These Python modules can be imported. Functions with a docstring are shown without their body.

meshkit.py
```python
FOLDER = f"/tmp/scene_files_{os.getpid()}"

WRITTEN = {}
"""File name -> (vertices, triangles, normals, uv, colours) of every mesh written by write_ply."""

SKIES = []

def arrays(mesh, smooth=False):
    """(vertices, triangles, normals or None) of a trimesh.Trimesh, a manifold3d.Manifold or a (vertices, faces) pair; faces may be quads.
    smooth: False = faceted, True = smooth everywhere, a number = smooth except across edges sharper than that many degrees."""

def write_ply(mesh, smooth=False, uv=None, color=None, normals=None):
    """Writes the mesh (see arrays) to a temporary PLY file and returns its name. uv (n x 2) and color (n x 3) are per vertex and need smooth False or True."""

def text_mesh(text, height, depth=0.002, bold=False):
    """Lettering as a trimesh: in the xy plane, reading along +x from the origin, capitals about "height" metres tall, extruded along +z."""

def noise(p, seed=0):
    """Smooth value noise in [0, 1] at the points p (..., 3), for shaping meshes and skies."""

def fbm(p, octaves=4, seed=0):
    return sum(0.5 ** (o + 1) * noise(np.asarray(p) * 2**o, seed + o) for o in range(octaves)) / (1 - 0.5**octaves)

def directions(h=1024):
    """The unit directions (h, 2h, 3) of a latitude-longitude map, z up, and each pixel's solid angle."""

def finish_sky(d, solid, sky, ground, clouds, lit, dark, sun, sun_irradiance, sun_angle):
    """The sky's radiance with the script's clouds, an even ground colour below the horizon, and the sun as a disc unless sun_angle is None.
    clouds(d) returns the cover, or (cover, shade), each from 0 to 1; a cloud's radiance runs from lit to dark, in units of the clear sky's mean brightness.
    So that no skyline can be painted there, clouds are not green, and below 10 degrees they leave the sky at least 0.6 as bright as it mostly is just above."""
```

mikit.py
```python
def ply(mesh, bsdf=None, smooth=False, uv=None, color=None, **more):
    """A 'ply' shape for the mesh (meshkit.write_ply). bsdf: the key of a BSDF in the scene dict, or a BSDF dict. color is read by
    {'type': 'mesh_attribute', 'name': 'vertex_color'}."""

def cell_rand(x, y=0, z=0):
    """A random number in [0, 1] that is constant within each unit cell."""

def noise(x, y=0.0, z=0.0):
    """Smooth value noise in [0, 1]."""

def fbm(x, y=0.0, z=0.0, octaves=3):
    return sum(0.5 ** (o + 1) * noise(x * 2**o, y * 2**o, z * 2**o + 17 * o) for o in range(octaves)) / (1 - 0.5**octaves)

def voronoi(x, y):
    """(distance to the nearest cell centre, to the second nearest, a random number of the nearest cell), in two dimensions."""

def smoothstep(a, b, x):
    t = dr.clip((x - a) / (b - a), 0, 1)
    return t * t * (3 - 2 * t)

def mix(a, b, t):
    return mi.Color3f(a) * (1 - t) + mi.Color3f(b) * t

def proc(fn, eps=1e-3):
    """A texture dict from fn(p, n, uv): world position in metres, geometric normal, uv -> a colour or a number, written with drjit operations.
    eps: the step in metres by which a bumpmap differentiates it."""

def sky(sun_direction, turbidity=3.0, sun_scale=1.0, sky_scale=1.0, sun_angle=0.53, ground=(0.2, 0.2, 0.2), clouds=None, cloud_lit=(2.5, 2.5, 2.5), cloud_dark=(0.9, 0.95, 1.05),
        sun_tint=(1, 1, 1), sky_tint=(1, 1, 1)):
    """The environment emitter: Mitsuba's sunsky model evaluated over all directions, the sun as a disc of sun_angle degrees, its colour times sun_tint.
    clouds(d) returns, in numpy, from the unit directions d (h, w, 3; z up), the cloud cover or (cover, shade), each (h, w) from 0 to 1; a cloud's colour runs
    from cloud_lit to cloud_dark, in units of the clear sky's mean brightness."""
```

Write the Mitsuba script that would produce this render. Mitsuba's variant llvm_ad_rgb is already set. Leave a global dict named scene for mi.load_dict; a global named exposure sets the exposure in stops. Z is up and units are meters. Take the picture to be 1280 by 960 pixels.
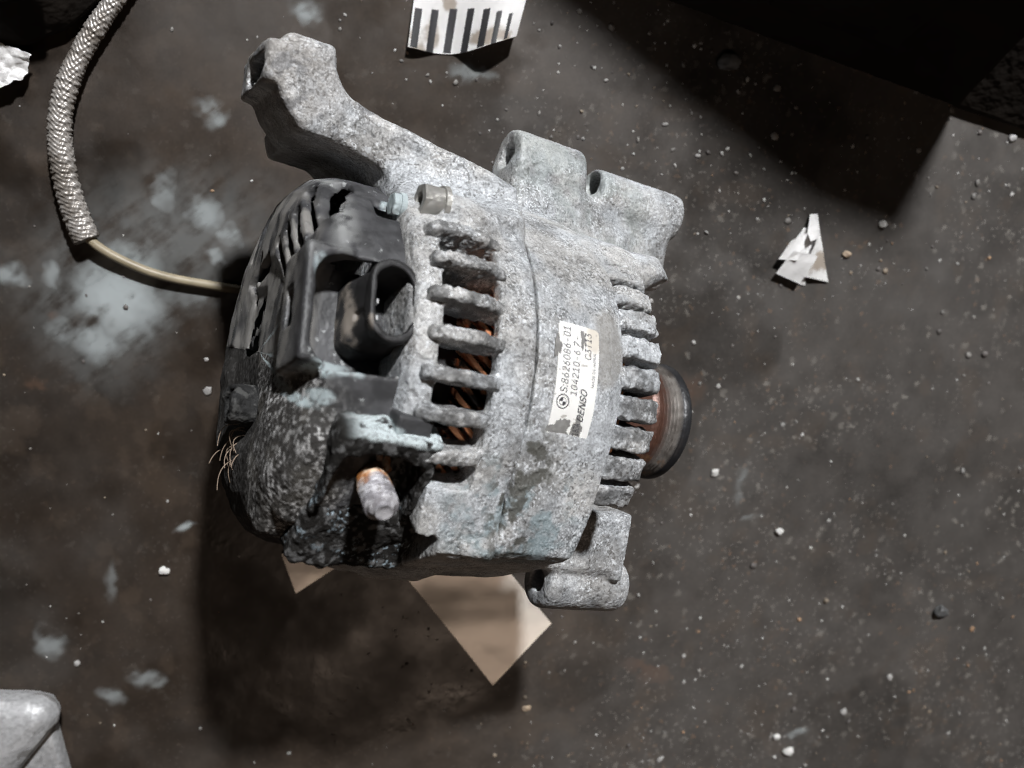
import math, random
import numpy as np, trimesh, drjit as dr, mitsuba as mi
import mikit, meshkit
import manifold3d as m3
from mikit import proc, noise, fbm, voronoi, smoothstep, mix
from scipy.ndimage import map_coordinates, gaussian_filter
from shapely.geometry import Polygon, Point, box as sbox
from shapely import affinity
T = mi.ScalarTransform4f
scene, labels = {}, {}
rng = np.random.default_rng(7)
random.seed(7)

# ------------------------------------------------------------------ camera, light, exposure
exposure = 0.0
CAM = np.array([-0.0265, 0.0601, 0.3988]); FWD = np.array([0.1616, -0.1840, -0.9696]); UP = np.array([0.0302, 0.9829, -0.1815])
scene['camera'] = {'type': 'thinlens', 'fov': 59.12, 'fov_axis': 'x', 'near_clip': 0.01, 'far_clip': 50.0,
                   'aperture_radius': 0.0016, 'focus_distance': 0.315,
                   'to_world': T().look_at(origin=CAM.tolist(), target=(CAM + FWD).tolist(), up=UP.tolist())}
LAMP_DIR = np.array([0.30, 1.0, 1.0]) / np.linalg.norm([0.30, 1.0, 1.0])
LAMP = dict(dist=4.0, radius=0.125, rgb=[1690, 1700, 1715])
UNSEEN_CEIL = dict(pos=np.array([0.32, -1.27, 2.4]), half=(0.60, 0.16), rgb=[4.2, 3.2, 2.5])  # ceiling lamp out of view, placed to lift the shadows and reflect in the sheets


def rgb(*c): return {'type': 'rgb', 'value': list(c)}


def frame(z):
    z = np.asarray(z, float) / np.linalg.norm(z)
    x = np.cross([0, 0, 1.0] if abs(z[2]) < .9 else [1.0, 0, 0], z); x /= np.linalg.norm(x)
    return np.stack([x, np.cross(z, x), z], 1)


def tm(v, f): return trimesh.Trimesh(np.asarray(v, float), np.asarray(f, int), process=False)


def disc(r, n=40):
    a = np.arange(n) * 2 * np.pi / n
    return tm(np.vstack([np.c_[r * np.cos(a), r * np.sin(a), 0 * a], [[0, 0, 0]]]), [[i, (i + 1) % n, n] for i in range(n)])


scene['lamp_housing_paint'] = {'type': 'principled', 'base_color': rgb(.1, .1, .1), 'roughness': .5}
f_ = frame(-LAMP_DIR); lp = LAMP_DIR * LAMP['dist']
d_ = disc(LAMP['radius']); d_.vertices = d_.vertices @ f_.T + lp
scene['work_lamp__lens'] = mikit.ply(d_, 'lamp_housing_paint', emitter={'type': 'area', 'radiance': rgb(*LAMP['rgb'])})
c_ = trimesh.creation.cylinder(LAMP['radius'] * 1.15, .05, sections=40); c_.vertices = (c_.vertices + [0, 0, -.03]) @ f_.T + lp
scene['work_lamp__housing'] = mikit.ply(c_, 'lamp_housing_paint')
labels['work_lamp'] = {'label': 'small round work lamp shining on the floor from the far side', 'category': 'lamp'}
hx, hy = UNSEEN_CEIL['half']
q_ = tm(np.array([[-hx, -hy, 0], [-hx, hy, 0], [hx, hy, 0], [hx, -hy, 0]]) + UNSEEN_CEIL['pos'], [[0, 1, 2], [0, 2, 3]])
scene['unseen_ceiling_lamp__diffuser'] = mikit.ply(q_, 'lamp_housing_paint', emitter={'type': 'area', 'radiance': rgb(*UNSEEN_CEIL['rgb'])})
c_ = trimesh.creation.box((2 * hx + .04, 2 * hy + .04, .05)); c_.apply_translation(UNSEEN_CEIL['pos'] + [0, 0, .03])
scene['unseen_ceiling_lamp__housing'] = mikit.ply(c_, 'lamp_housing_paint')
labels['unseen_ceiling_lamp'] = {'label': 'long warm ceiling lamp out of view behind the viewer, placed to light the shadows and the beige sheets', 'category': 'lamp'}

# ------------------------------------------------------------------ alternator frame: x towards the viewer, y up in the picture, w along the shaft to the rear
M = np.array([[0.334676904, 0.20302573, -0.92020211], [0.088562077, 0.965416057, 0.245211328], [0.938162101, -0.163561579, 0.305122077]])
H0 = 0.076583


def W(p): return np.asarray(p, float) @ M.T + [0, 0, H0]


def local(p):
    q = [p.x, p.y, p.z - H0]
    return [sum(float(M[i, k]) * q[i] for i in range(3)) for k in range(3)]


def polar(p):
    x, y, w = local(p)
    return dr.sqrt(x * x + y * y), dr.atan2(y, x) * (180 / math.pi), w


def blob(a, b, a0, b0, ra, rb):           # 1 at the centre, 0 at the rim, of an ellipse
    return 1 - dr.sqrt(dr.square((a - a0) / ra) + dr.square((b - b0) / rb))


# ------------------------------------------------------------------ floor materials
STAINS = [(-.126, .026, .020, .022, 1.0), (-.121, .040, .016, .012, .7), (-.136, .008, .014, .012, .75), (-.091, .059, .010, .009, .75), (-.081, .051, .008, .006, .7),
          (-.105, .069, .005, .010, .55), (-.089, .042, .005, .005, .7), (-.152, .036, .006, .005, .6), (-.167, .034, .008, .005, .65), (-.044, .143, .008, .006, .7), (.023, .119, .010, .004, .5),
          (-.106, -.076, .005, .003, .85), (-.167, -.124, .005, .008, .5), (-.143, -.153, .006, .005, .5), (-.085, .102, .006, .006, .7), (-.095, .028, .034, .008, .35), (-.10, .05, .05, .035, .22), (-.135, .025, .035, .04, .25), (-.150, .012, .010, .007, .5),
          (.16, -.085, .006, .002, .4), (.19, -.205, .006, .003, .5), (.154, -.07, .003, .010, .35), (-.14, -.10, .004, .010, .35), (-.128, -.145, .008, .005, .45)]
RUST = [(.072, -.139, .006, .004), (-.163, -.009, .005, .005), (-.155, .018, .006, .004), (.126, -.02, .01, .008), (.11, -.16, .02, .016), (.20, .13, .02, .008), (.225, .12, .008, .01)]


def oil(x, y):
    return smoothstep(.545, .60, fbm(x * 13 + 5, y * 13, 71.0, octaves=5))


def floor_color(p, n, uv):
    x, y = p.x, p.y
    wx = x + .010 * (fbm(x * 70, y * 70, 3.0) - .5) + .004 * (noise(x * 400, y * 400, 1.5) - .5)
    wy = y + .010 * (fbm(x * 70, y * 70, 9.0) - .5) + .004 * (noise(x * 400, y * 400, 6.5) - .5)
    big = fbm(x * 14, y * 14, 2.0, octaves=5)
    mid = fbm(x * 120, y * 120, 5.0, octaves=4)
    fine = noise(x * 1500, y * 1500, 1.0)
    dusty = smoothstep(-.06, .16, x + .10 * (big - .5) - .15 * y)
    c = mix((.044, .0325, .0245), (.057, .0515, .047), dusty)
    c = c * (.30 + .62 * big + .55 * mid + .14 * fine)
    c = c * (1 - .18 * smoothstep(.52, .75, fbm(x * 30, y * 30, 7.0, octaves=5)))
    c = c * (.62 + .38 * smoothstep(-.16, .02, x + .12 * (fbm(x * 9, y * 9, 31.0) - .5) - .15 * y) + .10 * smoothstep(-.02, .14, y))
    for (fr, thr, col, seed) in ((210, .78, (.21, .195, .175), 0.0), (480, .62, (.20, .185, .17), 11.3), (330, .86, (.16, .105, .07), 5.7)):
        d1, d2, which = voronoi(x * fr + seed + .5 * noise(x * fr * 2, y * fr * 2, 1.0), y * fr + seed + .5 * noise(x * fr * 2, y * fr * 2, 8.0))
        k = smoothstep(.42, .12, d1 + .25 * (noise(x * 2300, y * 2300, 3.0) - .5)) * smoothstep(thr, 1.0, which)
        c = mix(c, col, dr.clip(k * (.08 + .55 * dusty) * (.0 + .9 * smoothstep(.35, .62, fbm(x * 33, y * 33, seed))), 0, 1))
    tan = smoothstep(.56, .74, fbm(x * 85, y * 85, 14.0, octaves=5))
    c = mix(c, (.090, .065, .046), .18 * tan)
    haze = smoothstep(.5, .75, fbm(x * 22, y * 22, 44.0, octaves=5))
    c = mix(c, (.100, .094, .088), .16 * haze)
    c = c * (1 - .20 * oil(x, y))
    s = mi.Float(0)
    for (a, b, ra, rb, k) in STAINS:
        s = dr.maximum(s, k * smoothstep(-.25, .85, blob(wx, wy, a, b, ra, rb)))
    st = fbm((x * .8 + y * .6) * 70, (y * .8 - x * .6) * 230, 21.0, octaves=5)
    s = s * smoothstep(.24, .66, .6 * st + .4 * fbm(x * 190, y * 190, 24.0, octaves=4) + .14 * s)
    c = mix(c, (.32, .35, .355), s)
    s = mi.Float(0)
    for (a, b, ra, rb) in RUST:
        s = dr.maximum(s, smoothstep(0.0, .9, blob(wx, wy, a, b, ra, rb)))
    c = mix(c, (.14, .072, .042), .25 * s * smoothstep(.45, .6, mid))
    return c


def floor_rough(p, n, uv):
    return .32 + .36 * fbm(p.x * 60, p.y * 60, 2.0) - .14 * oil(p.x, p.y)


def floor_bump(p, n, uv):
    return .00016 * fbm(p.x * 190, p.y * 190, 3.0, octaves=5)


def bump(bsdf, fn, eps=2e-4):
    return {'type': 'bumpmap', 'arbitrary': proc(fn, eps), 'scale': 1.0, 'bsdf': bsdf}


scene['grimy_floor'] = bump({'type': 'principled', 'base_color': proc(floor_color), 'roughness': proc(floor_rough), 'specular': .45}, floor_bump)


# ------------------------------------------------------------------ alternator materials
def alu_color(p, n, uv):
    r, ph, w = polar(p)
    x, y, z = p.x, p.y, p.z
    big = fbm(x * 45, y * 45, z * 45, octaves=3)
    mid = fbm(x * 330, y * 330, z * 330, octaves=5)
    fine = noise(x * 1700, y * 1700, z * 1700)
    f2 = noise(x * 2600, y * 2600, z * 2600)
    v = .345 + .30 * (big - .5) + .36 * (mid - .5) + .20 * (fine - .5) + .22 * (f2 - .5)
    c = mi.Color3f(v * .985, v * .99, v * 1.0)
    c = c * mix((.945, .975, 1.00), (1.0, .98, .945), smoothstep(.35, .65, fbm(x * 75 + 13, y * 75, z * 75, octaves=4)))
    pit = smoothstep(.57, .72, fbm(x * 900, y * 900, z * 900 + 5))
    grime = smoothstep(.50, .68, fbm(x * 85 + 7, y * 85, z * 85, octaves=4))
    c = mix(c, (.12, .115, .11), dr.clip(.50 * pit * (.3 + grime) + .42 * grime, 0, 1))
    white = smoothstep(.60, .74, fbm(x * 800 + 3, y * 800, z * 800))
    c = mix(c, (.62, .64, .66), .50 * white * smoothstep(.35, .6, fbm(x * 70 + 3, y * 70, z * 70)))
    salt = smoothstep(.60, .70, noise(x * 1900 + 2, y * 1900, z * 1900)) * smoothstep(.40, .62, fbm(x * 130 + 17, y * 130, z * 130, octaves=3))
    c = mix(c, (.74, .76, .78), .50 * salt)
    hole = smoothstep(.66, .76, noise(x * 1250 + 40, y * 1250, z * 1250)) * smoothstep(.42, .60, fbm(x * 110 + 29, y * 110, z * 110, octaves=3))
    c = mix(c, (.07, .068, .066), .62 * hole)
    # green-grey oxide on the front ears, blue-green crust low on the body, brown on the arm's end
    g = smoothstep(.0, .5, blob(y * 0 + ph, w, 92, -.04, 34, .045)) * smoothstep(.36, .60, fbm(x * 110, y * 110, z * 110 + 2))
    c = mix(c, (.32, .36, .35), .40 * g)
    b = smoothstep(.0, .6, blob(ph, w, -30, -.004, 22, .032)) * smoothstep(.46, .64, fbm(x * 190 + 9, y * 190, z * 190, octaves=5))
    c = mix(c, (.20, .265, .285), .62 * b)
    d = smoothstep(.0, .5, blob(ph, w, -24, -.004, 24, .014)) * smoothstep(.49, .58, fbm(x * 210 + 4, y * 210, z * 210, octaves=4))
    c = mix(c, (.080, .078, .068), .9 * d)
    lx, ly, lw = local(p)
    a = smoothstep(.060, .075, ly) * smoothstep(.030, .055, lw) * smoothstep(.42, .60, fbm(x * 60 + 1, y * 60, z * 60))
    c = mix(c, (.24, .21, .185), .28 * a)
    k = smoothstep(.55, .62, fbm(x * 90 + 31, y * 160, z * 90, octaves=4)) * smoothstep(.066, .075, ly) * smoothstep(-.005, .02, lw)
    c = mix(c, (.10, .10, .105), .6 * k)
    # brownish old patch of glue residue beside the label
    f = smoothstep(.0, .25, blob(ph, w, 17, -.0268, 13, .007) + .25 * (fbm(x * 200, y * 200, z * 200) - .5))
    c = mix(c, (.235, .225, .21), .65 * f)
    return c


def alu_bump(p, n, uv):
    return .0005 * fbm(p.x * 620, p.y * 620, p.z * 620, octaves=4) + .0002 * smoothstep(.56, .70, fbm(p.x * 620, p.y * 620, p.z * 620 + 5))


def mottled_fin_color(p, n, uv):
    c = alu_color(p, n, uv)
    x, y, z = p.x, p.y, p.z
    s = smoothstep(.40, .60, fbm(x * 230 + 11, y * 230, z * 230, octaves=4))  # random dark mottling over the whole fin
    return mix(c, (.075, .075, .075), .72 * s)


def plastic_color(p, n, uv):
    r, ph, w = polar(p)
    x, y, z = p.x, p.y, p.z
    mid = fbm(x * 150, y * 150, z * 150, octaves=4)
    v = .022 + .026 * smoothstep(.42, .66, mid) + .014 * fbm(x * 40, y * 40, z * 40)
    c = mi.Color3f(v, v * 1.0, v * 1.06)
    sp = smoothstep(.72, .80, fbm(x * 520, y * 520, z * 520))
    c = mix(c, (.30, .31, .31), .6 * sp)
    # pale rim of the dome and its slots
    pale_rim = smoothstep(.0545, .0605, r) * smoothstep(.052, .060, w) * smoothstep(24, 45, ph) * smoothstep(.40, .58, fbm(x * 120 + 5, y * 120, z * 120, octaves=4))
    c = mix(c, (.33, .335, .33), .8 * pale_rim)
    face = smoothstep(.0590, .0640, w) * smoothstep(.34, .60, fbm(x * 170, y * 60, z * 170 + 3, octaves=5)) * smoothstep(.058, .050, r)
    c = mix(c, (.24, .23, .215), .70 * face)
    # melted, ashy lower part
    edge = ph + 26 * (fbm(x * 55 + 2, y * 55, z * 55) - .5)
    m = smoothstep(-7, -15, edge + 6 * smoothstep(.050, .066, w) * -1) * smoothstep(.046, .054, w + .012 * (mid - .5))
    ash = fbm(x * 1000, y * 800, z * 1000, octaves=4)
    mc = mix((.026, .024, .022), (.34, .335, .33), smoothstep(.46, .70, ash) * (.45 + .8 * smoothstep(.35, .65, mid)))
    mc = mix(mc, (.085, .078, .066), .4 * smoothstep(.50, .66, fbm(x * 70 + 8, y * 70, z * 70)))
    mc = mix(mc, (.014, .013, .012), .9 * smoothstep(-44, -64, edge + 16 * (ash - .5)))
    c = mix(c, mc, m)
    # pale blue powder
    P = mi.Float(0)
    for (a, b, ra, rb, k) in POWDER:
        P = dr.maximum(P, k * smoothstep(.0, .55, blob(ph, w, a, b, ra, rb) + .9 * (fbm(x * 260 + 6, y * 260, z * 260, octaves=4) - .5)))
    c = mix(c, mix((.40, .47, .485), (.20, .22, .225), smoothstep(.52, .68, fbm(x * 600, y * 600, z * 600))), P)
    return c


POWDER = [(-1.5, .0625, 3.0, .005, .75), (-1.0, .055, 2.2, .005, .6), (-9, .072, 4.0, .005, .9), (-12, .067, 2.5, .007, .8), (-9, .0605, 2.5, .004, .6), (27, .066, 4, .003, .5), (-15, .0735, 8, .004, .7), (-12.8, .041, 2.0, .004, .7), (56, .0415, 5, .004, 1.0)]


def plastic_rough(p, n, uv):
    r, ph, w = polar(p)
    return .38 + .30 * fbm(p.x * 90, p.y * 90, p.z * 90) + .3 * smoothstep(-5, -14, ph)


def plastic_bump(p, n, uv):
    r, ph, w = polar(p)
    m = smoothstep(-7, -18, ph)
    return (.00020 + .00045 * m) * fbm(p.x * 1000, p.y * 900, p.z * 1000, octaves=4)


def shroud_color(p, n, uv):
    r, ph, w = polar(p)
    x, y, z = p.x, p.y, p.z
    a = fbm(x * 520, y * 520, z * 520, octaves=4)
    c = mix((.012, .011, .010), (.10, .10, .10), smoothstep(.48, .70, a))
    q = smoothstep(.56, .70, fbm(x * 900 + 3, y * 900, z * 900)) * smoothstep(.42, .58, fbm(x * 120, y * 120, z * 120 + 8)) * smoothstep(-28, -36, ph)
    c = mix(c, (.26, .32, .36), .75 * q)
    bb = r * dr.sin((ph - PS) * (math.pi / 180))
    up = smoothstep(.0146, .0160, bb + .003 * (fbm(x * 210, y * 210, z * 210) - .5)) * smoothstep(.060, .063, r) * smoothstep(.056, .048, w) * smoothstep(.0712, .0694, r * dr.cos((ph - PS) * (math.pi / 180)) + .002 * (fbm(x * 260, y * 260, z * 260) - .5))
    up = up * smoothstep(.30, .46, fbm(x * 330 + 5, y * 330, z * 330, octaves=4))
    c = mix(c, mix((.50, .56, .57), (.26, .29, .295), smoothstep(.50, .70, fbm(x * 1500, y * 1500, z * 1500))), .88 * up)
    return c


def copper_color(p, n, uv):
    s = smoothstep(.53, .66, fbm(p.x * 150, p.y * 150, p.z * 150, octaves=3))
    return mix((.78, .34, .17), (.03, .025, .022), s)


def rust_color(p, n, uv):
    x, y, z = p.x, p.y, p.z
    a = fbm(x * 500, y * 500, z * 500, octaves=4)
    return mix((.28, .10, .03), (.46, .36, .28), smoothstep(.40, .62, a))


def stud_color(p, n, uv):
    r, ph, w = polar(p)
    x, y, z = p.x, p.y, p.z
    a = fbm(x * 420, y * 420, z * 420, octaves=4)
    c = mix((.26, .25, .265), (.52, .51, .53), smoothstep(.38, .62, a))
    t = smoothstep(.0715, .067, r + .010 * (fbm(x * 260, y * 260, z * 260) - .5))
    c = mix(c, mix((.40, .15, .04), (.55, .40, .28), smoothstep(.4, .6, a)), t)
    return mix(c, (.10, .09, .08), .6 * smoothstep(.62, .72, fbm(x * 600, y * 600, z * 600)))


def pulley_color(p, n, uv):
    r, ph, w = polar(p)
    x, y, z = p.x, p.y, p.z
    a = fbm(x * 260, y * 260, z * 260, octaves=4)
    ru = mix((.060, .028, .020), (.13, .066, .048), a)
    gr = mix((.10, .085, .075), (.30, .28, .26), smoothstep(.15, .9, a))
    c = mix(gr, ru, smoothstep(-.0925, -.0870, w + .006 * (a - .5)))
    c = mix(c, (.22, .12, .06), .6 * smoothstep(.5, .65, a) * smoothstep(-15, -45, ph))
    return mix(c, (.022, .022, .024), smoothstep(-.0955, -.0965, w))


def PB(color, rough, bumpfn=None, **k):
    b = {'type': 'principled', 'base_color': proc(color) if callable(color) else rgb(*color), 'roughness': proc(rough) if callable(rough) else rough, **k}
    return bump(b, bumpfn) if bumpfn else b


scene['cast_aluminium'] = PB(alu_color, .55, alu_bump, metallic=.1, specular=.4)
scene['mottled_aluminium'] = PB(mottled_fin_color, .6, alu_bump, metallic=.2)
scene['old_black_plastic'] = PB(plastic_color, plastic_rough, plastic_bump, specular=.5)
scene['burnt_plastic'] = PB(shroud_color, .9, lambda p, n, uv: .0008 * fbm(p.x * 760, p.y * 760, p.z * 760, octaves=4), specular=.25)
scene['connector_plastic'] = PB(lambda p, n, uv: mix((.013, .0125, .013), (.16, .14, .12), smoothstep(.48, .70, fbm(p.x * 160, p.y * 160, p.z * 160, octaves=4)) * smoothstep(.0508, .0522, polar(p)[2])), .62,  # lit brownish outer side put into the colour, hollow kept dark
                                lambda p, n, uv: .0003 * fbm(p.x * 300, p.y * 300, p.z * 300), specular=.5)
scene['burnt_copper'] = PB(copper_color, .35, metallic=.8)
scene['rust'] = PB(rust_color, .85, lambda p, n, uv: .0008 * fbm(p.x * 700, p.y * 700, p.z * 700))
scene['corroded_steel'] = PB(stud_color, .6, lambda p, n, uv: .00025 * fbm(p.x * 700, p.y * 700, p.z * 700), metallic=.3)
scene['pulley_steel'] = PB(pulley_color, .42, lambda p, n, uv: .0003 * fbm(p.x * 500, p.y * 500, p.z * 500), metallic=.35)
scene['dull_zinc'] = PB(lambda p, n, uv: mix((.20, .19, .165), (.46, .45, .43), fbm(p.x * 300, p.y * 300, p.z * 300)), .45, lambda p, n, uv: .0004 * fbm(p.x * 500, p.y * 500, p.z * 500), metallic=.5)
scene['black_iron'] = PB(lambda p, n, uv: mix((.012, .012, .012), (.05, .05, .052), fbm(p.x * 200, p.y * 200, p.z * 200)), .5)
scene['bright_pin'] = PB((.7, .7, .7), .3, metallic=.8)


def label_color(p, n, uv):
    r, ph, w = polar(p)
    c = mix((.68, .67, .64), (.76, .75, .73), fbm(p.x * 200, p.y * 200, p.z * 200))
    st = smoothstep(0, .5, blob(ph, w, 20, -.0205, 7, .004) + .5 * (fbm(p.x * 250, p.y * 250, p.z * 250) - .5))
    c = mix(c, (.47, .42, .34), .7 * st)
    return mix(c, (.30, .28, .25), .8 * smoothstep(.68, .76, fbm(p.x * 700, p.y * 700, p.z * 700)))


scene['label_paper'] = PB(label_color, .45)
scene['printed_ink'] = PB((.03, .03, .035), .6)
scene['grime_spot'] = PB(lambda p, n, uv: mix((.10, .095, .09), (.24, .235, .225), fbm(p.x * 500, p.y * 500, p.z * 500, octaves=4)), .8, lambda p, n, uv: .0006 * fbm(p.x * 500, p.y * 500, p.z * 500))


# ------------------------------------------------------------------ distance-field modelling (the castings)
def nets(F, o, h):
    """Naive surface nets of F < 0 on a regular grid."""
    S = F < 0
    n = np.array(F.shape)
    offs = [(a, b, c) for a in (0, 1) for b in (0, 1) for c in (0, 1)]
    cnt = np.zeros(n - 1, np.int8)
    for a, b, c in offs: cnt += S[a:n[0] - 1 + a, b:n[1] - 1 + b, c:n[2] - 1 + c]
    idx = np.argwhere((cnt > 0) & (cnt < 8))
    val = np.stack([F[idx[:, 0] + a, idx[:, 1] + b, idx[:, 2] + c] for a, b, c in offs], 1)
    acc, num = np.zeros((len(idx), 3)), np.zeros((len(idx), 1))
    for i in range(8):
        for j in range(i + 1, 8):
            d = np.array(offs[j]) - np.array(offs[i])
            if np.abs(d).sum() != 1: continue
            m = (val[:, i] < 0) != (val[:, j] < 0)
            t = (val[m, i] / (val[m, i] - val[m, j]))[:, None]
            acc[m] += np.array(offs[i]) + t * d; num[m] += 1
    v = np.asarray(o) + h * (idx + acc / np.maximum(num, 1))
    ids = np.full(n - 1, -1, np.int64); ids[tuple(idx.T)] = np.arange(len(idx))
    faces = []
    for k in range(3):
        i1, i2 = (k + 1) % 3, (k + 2) % 3
        A = np.take(S, range(n[k] - 1), k); B = np.take(S, range(1, n[k]), k)
        e = np.argwhere(A != B)
        e = e[(e[:, i1] > 0) & (e[:, i2] > 0) & (e[:, i1] < n[i1] - 1) & (e[:, i2] < n[i2] - 1)]
        s = A[tuple(e.T)]
        def g(d1, d2):
            q = e.copy(); q[:, i1] -= d1; q[:, i2] -= d2
            return ids[tuple(q.T)]
        q = np.stack([g(1, 1), g(0, 1), g(0, 0), g(1, 0)], 1)
        q[~s] = q[~s][:, ::-1]
        faces.append(q)
    q = np.vstack(faces)
    return tm(v, np.vstack([q[:, [0, 1, 2]], q[:, [0, 2, 3]]]))


def smax(a, b, k): return np.maximum(a, b) + np.maximum(k - np.abs(a - b), 0) ** 2 / (4 * k)
def smin(a, b, k): return np.minimum(a, b) - np.maximum(k - np.abs(a - b), 0) ** 2 / (4 * k)


def poly_sdf(px, py, poly):
    poly = np.asarray(poly, float); d = np.full(np.shape(px), 1e9); s = np.ones(np.shape(px))
    for i in range(len(poly)):
        a, b = poly[i], poly[i - 1]
        ex, ey = b - a; wx, wy = px - a[0], py - a[1]
        t = np.clip((wx * ex + wy * ey) / (ex * ex + ey * ey), 0, 1)
        d = np.minimum(d, (wx - ex * t) ** 2 + (wy - ey * t) ** 2)
        c1, c2, c3 = py >= a[1], py < b[1], ex * wy > ey * wx
        s = np.where((c1 & c2 & c3) | (~c1 & ~c2 & ~c3), -s, s)
    return s * np.sqrt(d)


class G:
    """A grid in the alternator's frame with signed distances of shapes on it."""
    def __init__(g, lo, hi, h):
        g.lo, g.h = np.array(lo, float), h
        n = np.ceil((np.array(hi) - lo) / h).astype(int) + 1
        ax = [(np.arange(k) * h + l).astype(np.float32) for k, l in zip(n, lo)]
        g.x, g.y, g.w = np.meshgrid(*ax, indexing='ij')
        g.r = np.hypot(g.x, g.y)

    def rev(g, poly):
        s = .0004; u0, v0 = -.001, g.w.min()
        uu, vv = np.meshgrid(np.arange(u0, g.r.max() + 2 * s, s), np.arange(v0, g.w.max() + 2 * s, s), indexing='ij')
        return map_coordinates(poly_sdf(uu, vv, poly).astype(np.float32), [(g.r - u0) / s, (g.w - v0) / s], order=1)

    def ext(g, u, v, poly, t, lo, hi, rnd=0.0):   # polygon in (u, v) between lo and hi of t
        s = .0005; u0, v0 = u.min(), v.min()
        uu, vv = np.meshgrid(np.arange(u0, u.max() + 2 * s, s), np.arange(v0, v.max() + 2 * s, s), indexing='ij')
        d2 = map_coordinates(poly_sdf(uu, vv, poly).astype(np.float32), [(u - u0) / s, (v - v0) / s], order=1)
        dt = np.maximum(lo - t, t - hi)
        return smax(d2, dt, max(rnd, 1e-5) * 2)

    def abw(g, deg):
        c, s = math.cos(math.radians(deg)), math.sin(math.radians(deg))
        return g.x * c + g.y * s, -g.x * s + g.y * c

    def box(g, p, q, half, rnd=0.0):              # coordinates p (three arrays), centre q
        d = [np.abs(pp - qq) - (hh - rnd) for pp, qq, hh in zip(p, q, half)]
        out = np.sqrt(sum(np.maximum(k, 0) ** 2 for k in d))
        return out + np.minimum(np.maximum(np.maximum(d[0], d[1]), d[2]), 0) - rnd

    def cyl(g, u, v, t, c, r, lo, hi, rnd=.001):  # along t
        return smax(np.hypot(u - c[0], v - c[1]) - r, np.maximum(lo - t, t - hi), 2 * rnd)

    def rough(g, F, amp, freq, seed=0, near=.004, oct=3, mask=None):
        m = np.abs(F) < near
        p = np.stack([g.x[m], g.y[m], g.w[m]], -1).astype(float)
        k = amp if mask is None else amp * mask(p)
        F[m] += k * (meshkit.fbm(p * freq + 50, oct, seed) - .5) * 2

    def mesh(g, F):
        m = nets(F, g.lo, g.h)
        m.vertices = W(m.vertices)
        return m


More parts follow.
